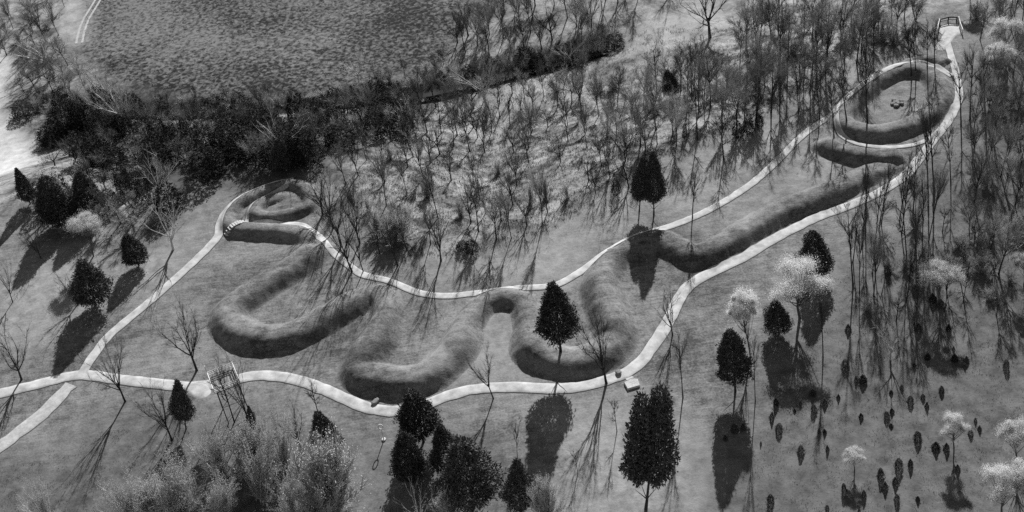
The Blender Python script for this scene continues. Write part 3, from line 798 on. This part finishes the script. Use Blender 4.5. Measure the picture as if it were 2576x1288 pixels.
# pale barked trees
PB = 'pale barked spreading trees'
for b, t, w, lb in (((285, 275), (215, 105), 150, 'white limbed tree at the upper left edge of the field'), ((130, 170), (62, 60), 150, 'pale hazy tree at the upper left corner'), ((320, 330), (262, 180), 150, 'white limbed tree leaning over the dark hollow at left'),
                    ((712, 395), (705, 265), 160, 'white branched spreading tree in the dark hollow behind the coil'), ((400, 500), (378, 362), 130, 'pale branched tree on the dark slope left of the coil'), ((436, 628), (405, 505), 150, 'low white limbed tree on the lawn left of the coil'),
                    ((1225, 270), (1185, 130), 180, 'tall many-stemmed pale tree beside the creek'), ((1440, 165), (1420, 60), 130, 'pale branched tree in the woods under the top edge'), ((1022, 330), (1002, 240), 100, 'pale tree with a fan of branches on the creek bank'),
                    ((1060, 1330), (1045, 1215), 110, 'pale bare branches at the bottom edge below the evergreen group'), ((2240, 905), (2235, 800), 110, 'pale spreading tree on the sapling slope'), ((905, 215), (878, 120), 90, 'small pale tree on the field side of the creek')):
    T('syc', b, t, w, lb, PB)
# blossoming crowns
BL = 'bright blossoming trees'
for b, t, w, lb in (((2012, 800), (2005, 672), 165, 'large bright white blossoming tree right of the lower path'), ((1888, 900), (1868, 738), 78, 'small bright blossoming tree left of the large one'), ((2365, 770), (2358, 676), 100, 'flat pale blossoming tree at the right middle'),
                    ((2526, 150), (2522, 52), 80, 'round bright tree crown at the upper right corner'), ((2512, 205), (2508, 118), 80, 'bright tree just below the round crown at upper right'), ((2440, 18), (2438, -45), 50, 'bright crown at the top edge behind the gravel clearing'),
                    ((2400, 1125), (2392, 1052), 78, 'pale blossoming shrub among the saplings'), ((2150, 1180), (2142, 1138), 56, 'low pale bush in the lower middle of the sapling slope'), ((235, 645), (208, 548), 84, 'pale blossoming tree at the left rim below the evergreen pair'),
                    ((562, 1300), (548, 1250), 84, 'bright low bush at the bottom edge left of the fuzzy bush'), ((2575, 720), (2574, 640), 60, 'bright crown cut by the right edge at mid height'), ((2560, 1170), (2552, 1075), 90, 'pale blossoming tree at the lower right edge'),
                    ((2520, 1300), (2512, 1190), 110, 'wide pale tree in the lower right corner'), ((2590, 1300), (2580, 1180), 100, 'pale tree cut by the lower right corner'), ((2210, 75), (2198, 22), 60, 'pale round crown among the woods left of the clearing')):
    T('bloom', b, t, w, lb, BL)
# fuzzy shrubs
FS = 'twiggy shrubs in the foreground'
for k, b, t, w, lb in (('dome', (828, 1296), (812, 1130), 165, 'large pale fuzzy bush at the bottom edge below the leaning evergreen'), ('dome', (996, 600), (982, 548), 92, 'pale fuzzy bush on the brushy slope below the coil trees'),
                       ('pfuzz', (905, 330), (900, 285), 56, 'rounded pale bush on the near creek bank'), ('pfuzz', (560, 1200), (530, 1080), 130, 'greyish twiggy bush below the tower'), ('pfuzz', (660, 1260), (640, 1120), 150, 'greyish twiggy bush left of the large pale fuzzy bush'),
                       ('dome', (640, 1180), (625, 1085), 110, 'light twiggy bush right of the tower foot'), ('pfuzz', (460, 1290), (430, 1170), 150, 'greyish twiggy bush at the bottom left of centre'), ('dome', (390, 1300), (370, 1220), 110, 'light twiggy bush at the bottom left'),
                       ('pfuzz', (330, 1320), (300, 1210), 130, 'greyish twiggy bush near the lower left corner'), ('pfuzz', (720, 1180), (700, 1050), 120, 'greyish twiggy bush left of the leaning evergreen'), ('pfuzz', (560, 1310), (600, 1215), 90, 'light twiggy bush beside the bright low bush'),
                       ('pfuzz', (740, 1300), (720, 1200), 100, 'greyish twiggy bush hugging the large pale fuzzy bush'), ('pfuzz', (120, 1310), (100, 1220), 90, 'greyish twiggy bush in the lower left corner'), ('dome', (1375, 1310), (1365, 1215), 70, 'light bush at the bottom right of the pointed evergreen'),
                       ('pfuzz', (1130, 1320), (1120, 1245), 80, 'light bush at the bottom edge under the broad evergreen'), ('pfuzz', (1160, 60), (1156, 25), 40, 'small bright bush at the right end of the field'), ('pfuzz', (660, 262), (655, 228), 50, 'rounded light bush on the field edge above the creek')):
    T(k, b, t, w, lb, FS)

ORD = ['leftmost', 'second', 'third', 'fourth', 'fifth', 'sixth', 'seventh', 'eighth', 'ninth', 'tenth', 'eleventh', 'twelfth', 'thirteenth', 'fourteenth', 'fifteenth', 'sixteenth', 'seventeenth', 'eighteenth', 'nineteenth', 'twentieth']
def rank(items):
    """items: (object, x, y, noun, place). Gives each its own label by band (far, middle, near) and order from the left."""
    items = sorted(items, key=lambda q: q[2]); n = len(items)
    nb = 1 if n <= 9 else 2 if n <= 20 else 3
    for b in range(nb):
        grp = sorted(items[b*n//nb:(b+1)*n//nb], key=lambda q: q[1])
        where = '' if nb == 1 else (('far ', 'near ') if nb == 2 else ('far ', 'middle ', 'near '))[b]
        for i, (o, x, y, noun, place) in enumerate(grp):
            pos = 'only' if len(grp) == 1 else 'leftmost' if i == 0 else 'rightmost' if i == len(grp)-1 else (ORD[i] if i < 20 else str(i+1)+'th')+' from left'
            o['label'] = '%s, %s, %srow, %s' % (noun, pos, where, place) if nb > 1 else '%s, %s one, %s' % (noun, pos, place)
# ------------------------------------------------------------------ saplings on the right slope
sap = [(1690, 355, 50), (1675, 535, 60), (1765, 610, 60), (1730, 615, 40), (1512, 675, 58), (1573, 720, 62), (1518, 763, 50), (1328, 727, 55), (1450, 735, 35), (1640, 700, 40), (1305, 797, 50), (1340, 855, 58),
       (1120, 860, 60), (1160, 855, 50), (1072, 905, 50), (1755, 797, 40), (1545, 878, 35), (1573, 878, 30), (1453, 965, 60), (1587, 962, 40), (1250, 938, 25), (2003, 715, 55), (2160, 660, 55), (2065, 700, 40),
       (2085, 745, 40), (1910, 772, 35), (1885, 795, 45), (1905, 845, 30), (2040, 895, 70), (2130, 945, 60), (2185, 950, 60), (1945, 1030, 85), (2003, 1035, 50), (1855, 1085, 60), (1928, 1120, 55), (1875, 1145, 55),
       (1670, 1160, 58), (1770, 1190, 50), (1935, 1212, 50), (2040, 1212, 40), (1745, 1275, 30), (1585, 1262, 30), (2225, 505, 60), (2220, 460, 30), (2285, 510, 50), (2275, 545, 30), (2485, 535, 70), (2090, 500, 45),
       (2023, 545, 30), (2043, 350, 60), (2195, 355, 50), (2025, 160, 45), (2115, 205, 60), (2155, 225, 70), (1890, 60, 60), (2010, 45, 40), (1960, 655, 30), (1905, 680, 30), (2305, 880, 40), (2350, 860, 36), (2240, 1060, 40), (1300, 1215, 60), (1420, 770, 26), (2330, 820, 30)]
sl_ = []
for zx, zy, hp in sap:
    x, y = 1288+zx/2, 644+zy/2; hp = hp*.82
    o = T('sapling', (x+1, y+hp*.22), (x+random.uniform(-2, 2), y-hp*random.uniform(.06, .18)), hp*random.uniform(.28, .46), 'small dark evergreen sapling dotted over the grassy slope at the lower right', 'evergreen saplings on the right slope')
    sl_.append((o, x, y, 'small dark evergreen sapling' if hp > 38 else 'tiny dark evergreen sapling', 'slope at lower right'))
rank(sl_)

# ------------------------------------------------------------------ woods: single trees filling the slope and valley
def scatter(poly, n, mind, tries=40):
    poly = np.array(poly, float); lo, hi = poly.min(0), poly.max(0); out = []
    k = 0
    while len(out) < n and k < n*tries:
        k += 1; p = RNG.uniform(lo, hi)
        if not inside(p[None], poly)[0]: continue
        if out and np.min(np.hypot(*(np.array(out)-p).T)) < mind: continue
        out.append(p)
    return out
def wood(poly, n, mind, kinds, hr, wr, label, group):
    by = {}
    for p in scatter(poly, n, mind):
        k = random.choice(kinds); B = on_ground(*p)
        o = plant(k, B, random.uniform(*hr)*(1.25 if k in ('tall', 'wtree') else .42 if k in ('gfuzz', 'pfuzz') else 1), random.uniform(*wr)*(.6 if k == 'tall' else .7 if k in ('gfuzz', 'pfuzz', 'wtree') else 1), random.uniform(-.07, .05), label[k] if isinstance(label, dict) else label, group[k] if isinstance(group, dict) else group)
        noun, place = label[k].split(' in the ', 1); place = place.replace(' the ', ' ')
        by.setdefault(k, []).append((o, p[0], p[1], noun, place))
    for v in by.values(): rank(v)
LBL = {'wtree': 'bare woodland tree in the %s', 'gvase': 'grey twiggy bare tree in the %s', 'vase': 'dark bare tree in the %s', 'tall': 'tall thin bare tree in the %s', 'dark': 'dark evergreen undergrowth shrub in the %s', 'gfuzz': 'grey twiggy bush in the %s', 'pfuzz': 'light twiggy bush in the %s', 'bloom': 'pale crowned tree in the %s', 'cedar': 'evergreen in the %s'}
GRP = {'wtree': 'woodland trees, %s', 'gvase': 'twiggy trees, %s', 'vase': 'dark bare trees, %s', 'tall': 'tall bare trees, %s', 'dark': 'dark undergrowth, %s', 'gfuzz': 'grey bushes, %s', 'pfuzz': 'light bushes, %s', 'bloom': 'pale trees, %s', 'cedar': 'evergreens, %s'}
def area(s): return {k: v % s for k, v in LBL.items()}, {k: v % s for k, v in GRP.items()}
l, g = area('dark hollow behind the coiled tail')
wood([(110, 310), (330, 292), (600, 288), (1000, 255), (1060, 330), (900, 390), (830, 412), (640, 418), (500, 450), (300, 465), (130, 420)], 130, 17, ['dark', 'dark', 'dark', 'dark', 'vase', 'wtree', 'gvase'], (4.5, 9), (5, 8.5), l, g)
l, g = area('woods along the far left rim')
wood([(95, 470), (300, 440), (480, 480), (490, 515), (420, 560), (290, 600), (190, 620), (110, 560)], 36, 24, ['gfuzz', 'gvase', 'dark', 'wtree', 'vase'], (4, 8), (4, 7), l, g)
l, g = area('brushy slope beyond the upper path')
wood([(850, 430), (1000, 370), (1250, 330), (1550, 340), (1600, 420), (1480, 510), (1380, 570), (1240, 615), (1120, 640), (1000, 640), (900, 590)], 54, 34, ['vase', 'wtree', 'wtree', 'gfuzz', 'tall', 'pfuzz', 'vase', 'wtree'], (8, 12.5), (4, 7), l, g)
l, g = area('woods along the creek')
wood([(860, 310), (1060, 265), (1330, 225), (1560, 200), (1560, 330), (1250, 330), (1000, 370)], 54, 32, ['wtree', 'wtree', 'gvase', 'vase', 'pfuzz', 'tall', 'wtree'], (6, 12), (5, 9), l, g)
l, g = area('far woods at the top centre')
wood([(1120, 130), (1240, 20), (1700, -40), (1560, 40), (1450, 110), (1250, 150)], 32, 32, ['wtree', 'gvase', 'wtree', 'vase'], (8, 13), (6, 10), l, g)
l, g = area('woods above the upper path at right')
wood([(1590, 250), (1700, 200), (1840, 185), (1880, 90), (2320, 10), (2300, 95), (2200, 140), (2060, 220), (1940, 290), (1780, 345), (1640, 400), (1570, 400)], 92, 30, ['wtree', 'wtree', 'gvase', 'wtree', 'tall', 'gvase', 'gfuzz'], (8, 14), (6, 10), l, g)
l, g = area('thin woods at the right margin')
wood([(2440, 20), (2576, -20), (2620, 700), (2400, 700), (2440, 450), (2460, 200)], 46, 36, ['gvase', 'wtree', 'tall', 'wtree', 'pfuzz'], (6, 12), (5, 8), l, g)
l, g = area('open woods right of the serpent neck')
wood([(2180, 560), (2330, 500), (2420, 560), (2560, 700), (2560, 800), (2300, 820), (2180, 800), (2120, 720)], 28, 42, ['gfuzz', 'wtree', 'tall', 'pfuzz', 'tall'], (3.5, 9), (4, 6), l, g)
l, g = area('scrub along near creek bank')
wood([(960, 245), (1080, 225), (1240, 188), (1340, 165), (1540, 110), (1560, 130), (1350, 190), (1240, 212), (1080, 245), (980, 262)], 34, 17, ['dark', 'gvase', 'wtree', 'dark', 'gvase'], (4, 7), (4, 7), l, g)
l, g = area('tall grove below the serpent neck')
wood([(2120, 600), (2300, 500), (2350, 560), (2330, 680), (2220, 790), (2130, 770)], 9, 34, ['tall', 'tall', 'wtree'], (12, 15), (4, 6), l, g)
l, g = area('tree belt at the upper left corner')
wood([(-40, 60), (120, -20), (190, 30), (150, 120), (240, 230), (120, 260), (20, 160)], 28, 28, ['gvase', 'wtree', 'gvase', 'pfuzz'], (5, 10), (5, 9), l, g)
l, g = area('scrub along the left field edge')
wood([(60, 210), (240, 230), (340, 300), (330, 350), (130, 340), (40, 300)], 24, 26, ['dark', 'wtree', 'gvase', 'gfuzz'], (4, 8), (4, 7), l, g)
l, g = area('scrub on the field bank of the creek')
wood([(380, 255), (760, 245), (1000, 200), (1120, 150), (1130, 180), (1000, 230), (760, 262), (400, 275)], 40, 18, ['gfuzz', 'pfuzz', 'gfuzz', 'vase', 'wtree'], (4, 6), (4, 6), l, g)

# ------------------------------------------------------------------ uncounted low growth
def tufts(name, P, hh, n, spread, mat, label, lean=0.6, rad=(.02, .05)):
    N = len(P); A = np.repeat(P, n, 0)+np.c_[RNG.normal(0, spread, (N*n, 2)), np.zeros(N*n)]
    A[:, 2] = ground(A[:, :2])-0.05
    D = np.c_[RNG.normal(0, lean, (N*n, 2)), np.ones(N*n)]
    h = np.repeat(hh, n)*RNG.uniform(.5, 1.1, N*n)
    V, F = cones(A, D, h, RNG.uniform(*rad, N*n))
    return tag(obj(name, mesh_np(name, V, F, mat, False)), label, kind='stuff')
def region_pts(poly, n, z=None):
    W = np.array([(un(x, y, z)[:2] if z is not None else hit(x, y)[:2]) for x, y in poly]); lo, hi = W.min(0), W.max(0)
    Q = RNG.uniform(lo, hi, (n*4, 2)); Q = Q[inside(Q, W)][:n]
    return np.c_[Q, np.zeros(len(Q))]
Q = region_pts([(840, 470), (900, 420), (1250, 340), (1600, 330), (1640, 400), (1560, 450), (1480, 520), (1390, 580), (1240, 632), (1120, 648), (1010, 648), (900, 612)], 2600)
tufts('slope_brush', Q, RNG.uniform(.25, .9, len(Q)), 12, .4, M_BRUSH, 'rough dry brush covering the slope beyond the upper path')
Q = region_pts([(60, 250), (330, 300), (1000, 250), (1330, 190), (1700, 60), (2330, 20), (2200, 140), (1950, 300), (1600, 420), (1250, 340), (860, 440), (640, 462), (480, 490), (240, 610), (100, 520)], 5200)
HOL = np.array([hit(x, y)[:2] for x, y in [(95, 270), (620, 290), (1010, 250), (1060, 300), (900, 390), (800, 450), (640, 462), (480, 490), (330, 450), (120, 420)]])
Q = Q[~inside(Q[:, :2], HOL)]
tufts('valley_brush', Q, RNG.uniform(.25, 1.0, len(Q)), 10, .45, M_BRUSH, 'tangled leafless undergrowth on the wooded valley floor')
Q = region_pts(fieldpoly, 800, -DROP)
tufts('field_tufts', Q, RNG.uniform(.25, .65, len(Q)), 7, .28, M_STUB, 'pale dry tufts across the rough field at the top', .8, (.03, .08))
Q = region_pts([(1980, 900), (2100, 700), (2250, 560), (2450, 330), (2620, 60), (2620, 1300), (1850, 1300)], 2600)
tufts('slope_weeds', Q, RNG.uniform(.12, .4, len(Q)), 8, .4, M_BRUSH, 'thin dry weeds over the right hand slope', .8)
Q = region_pts([(-20, 1190), (200, 1110), (420, 1040), (700, 1020), (900, 1300), (-20, 1300)], 1500)
tufts('corner_weeds', Q[:700], RNG.uniform(.12, .4, 700), 9, .4, M_BRUSH, 'dry weeds under the bushes at the lower left', .8)

# ------------------------------------------------------------------ built things
def frame_at(x, y):
    P = on_ground(x, y); return P
# observation tower
B = frame_at(596, 1036)
tow = empty('lookout_tower', tuple(B)); tow.rotation_euler = (0, 0, 0.35)
tag(tow, 'small steel lookout tower with white railings beside the lower path', 'tower')
HT, S0, S1 = 7.6, 1.9, 1.75
cs = [(-1, -1), (1, -1), (1, 1), (-1, 1)]
for cx, cy in cs:
    MB().bar((cx*S0, cy*S0, -.3), (cx*S1, cy*S1, HT), .10, 6).build('leg', M_STEEL, tow)
for z0, z1 in ((0.3, 3.8), (3.8, 7.4)):
    for i in range(4):
        a, b = cs[i], cs[(i+1) % 4]
        MB().bar((a[0]*S0, a[1]*S0, z0), (b[0]*S0, b[1]*S0, z1), .045, 4).build('brace', M_STEEL, tow)
        MB().bar((a[0]*S0, a[1]*S0, z1), (b[0]*S0, b[1]*S0, z1), .05, 4).build('strut', M_STEEL, tow)
for i in range(9):
    MB().box((-1.95+i*.4875, 0, HT+.06), (.44, 4.3, .09)).build('plank', M_DECK, tow)
for i in range(4):
    a, b = np.array(cs[i])*2.12, np.array(cs[(i+1) % 4])*2.12
    rl = MB()
    for z in (.45, .8, 1.15): rl.bar((*a, HT+z), (*b, HT+z), .07, 5)
    for k in range(1, 6):
        p = a+(b-a)*k/6; rl.bar((*p, HT+.1), (*p, HT+1.15), .05, 4)
    rl.build('railing', M_WHITE, tow)
    MB().bar((*a, HT+.1), (*a, HT+(2.6 if i == 3 else 1.3)), .09, 6).build('post', M_WHITE, tow)
ld = MB(); 
for sx in (-.25, .25): ld.bar((sx+.9, -S0-.6, -.1), (sx+.9, -S1-.35, HT+.9), .045, 4)
for k in range(20): ld.bar((.65, -S0-.6+.012*k, .3+k*.38), (1.15, -S0-.6+.012*k, .3+k*.38), .025, 4)
ld.build('ladder', M_WHITE, tow)
# white post
B = frame_at(966, 1106)
wp = empty('white_post', tuple(B)); tag(wp, 'slim white post with a ring shaped head on the grass below the path bend', 'post')
MB().bar((0, 0, -.2), (0, 0, 2.5), .09, 8, .07).build('shaft', M_WHITE, wp)
rg = MB()
for k in range(16):
    a0, a1 = k*math.pi/8, (k+1)*math.pi/8
    rg.bar((.34*math.sin(a0), 0, 3.05-.58*math.cos(a0)), (.34*math.sin(a1), 0, 3.05-.58*math.cos(a1)), .09, 6)
rg.build('ring_head', M_WHITE, wp, True)
MB().bar((0, 0, -.2), (0, 0, .22), .42, 12, .34).build('round_foot', M_STONE, wp)
# stones
def boulder(name, px, sx, sy, sz, mat, label, seed, cat='stone', parent=None, P=None):
    rng = np.random.default_rng(seed); B = frame_at(*px) if P is None else P
    V = []; F = []; n, m = 10, 6
    for i in range(m+1):
        t = math.pi*i/m
        for j in range(n):
            a = 2*math.pi*j/n; r = rng.uniform(.86, 1.1)
            c, s = math.cos(a), math.sin(a); k = (abs(c)**3.2+abs(s)**3.2)**(-1/3.2)
            st = math.sin(t)**.55
            V.append((sx*st*c*k*r, sy*st*s*k*r, sz*(.55-math.copysign(abs(math.cos(t))**.6, math.cos(t))*.45)*-1+sz))
    for i in range(m):
        for j in range(n): F.append((i*n+j, i*n+(j+1) % n, (i+1)*n+(j+1) % n, (i+1)*n+j))
    me = bpy.data.meshes.new(name); me.from_pydata(V, [], F); me.materials.append(mat); me.update()
    o = obj(name, me, parent); o.location = B
    if parent is None: tag(o, label, cat)
    o.rotation_euler = (0, 0, rng.uniform(0, 3))
    return o
def slab(name, px, size, rz, mat, label, cat):
    B = frame_at(*px); e = empty(name, tuple(B)); e.rotation_euler = (0, 0, rz); tag(e, label, cat); return e
pl = slab('stone_slab', (1590, 968), 0, .25, M_STONE, 'large pale stone slab below the lower path left of its climb', 'stone')
MB().add([(-1.2, -.85, -.1), (1.05, -.95, -.1), (1.3, .5, -.1), (.4, .95, -.1), (-1.15, .75, -.1), (-1.1, -.78, .42), (.95, -.88, .38), (1.2, .45, .45), (.35, .86, .5), (-1.05, .68, .46)],
         [(4, 3, 2, 1, 0), (5, 6, 7, 8, 9), (0, 1, 6, 5), (1, 2, 7, 6), (2, 3, 8, 7), (3, 4, 9, 8), (4, 0, 5, 9)]).build('slab', M_STONE, pl)
ml = slab('stone_bench', (1584, 956), 0, .35, M_STONE, 'small pale stone bench between the slab and the lower path', 'bench')
MB().box((0, 0, .42), (1.25, .42, .12)).build('seat', M_STONE, ml)
for sx in (-.45, .45): MB().box((sx, 0, .13), (.16, .36, .46)).build('support', M_STONE2, ml)
boulder('boulder', (1556, 940), .55, .5, .7, M_STONE2, 'small grey boulder at the far side of the lower path near the slab', 3)
boulder('marker_stone', (945, 1013), .8, .45, .6, M_STONE2, 'grey marker stone at the foot of the mound above the path bend', 4)
# steps over the tail mound
e = empty('stone_steps', tuple(on_ground(588, 582))); tag(e, 'row of pale stone steps climbing over the end of the coiled tail', 'steps')
pa, pb = hit(570, 592)[:2], hit(616, 569)[:2]
for k in range(9):
    q = pa+(pb-pa)*k/8; z = float(ground(q)[0]); az = math.atan2(*(pb-pa)[::-1])
    o = MB().box((0, 0, 0), (.42, 1.15, .22), az).build('step', M_STONE, e)
    o.location = (q[0]-e.location.x, q[1]-e.location.y, z+.12-e.location.z)
# stones inside the oval
e = empty('stone_heap', tuple(on_ground(2256, 260))); tag(e, 'small heap of stones in the middle of the oval mound', 'stones')
for k in range(9):
    a = k*2.4; r = .28*math.sqrt(k)*1.6
    o = boulder('stone', None, random.uniform(.3, .6), random.uniform(.3, .5), random.uniform(.4, .7), M_STONE2, None, 50+k, parent=e, P=(r*math.cos(a), r*math.sin(a), -.05))
# overlook railings at the clearing
def rail(px, label, mat, h=1.25, sp=1.6):
    L = catmull(hits(px)[:, :2], sp); c = L.mean(0)
    e = empty('overlook_railing', (c[0], c[1], float(ground(c)[0]))); tag(e, label, 'railing')
    ex, ey, ez = e.location
    zz = ground(L)
    for p, z in zip(L, zz): MB().box((p[0]-ex, p[1]-ey, z-ez+h/2-.1), (.22, .22, h+.2)).build('post', mat, e)
    for k in (.45, .85, 1.0):
        m = MB()
        for i in range(len(L)-1): m.bar((L[i][0]-ex, L[i][1]-ey, zz[i]-ez+h*k), (L[i+1][0]-ex, L[i+1][1]-ey, zz[i+1]-ez+h*k), .09, 5)
        m.build('rail', mat, e)
rail([(2356, 92), (2358, 76), (2362, 60)], 'white railing on the left side of the far gravel clearing', M_WHITE)
rail([(2420, 86), (2414, 70), (2410, 54)], 'white railing on the right side of the far gravel clearing', M_WHITE)
rail([(2364, 60), (2378, 58), (2392, 52), (2406, 55)], 'dark railing across the back of the far gravel clearing', M_STEEL)
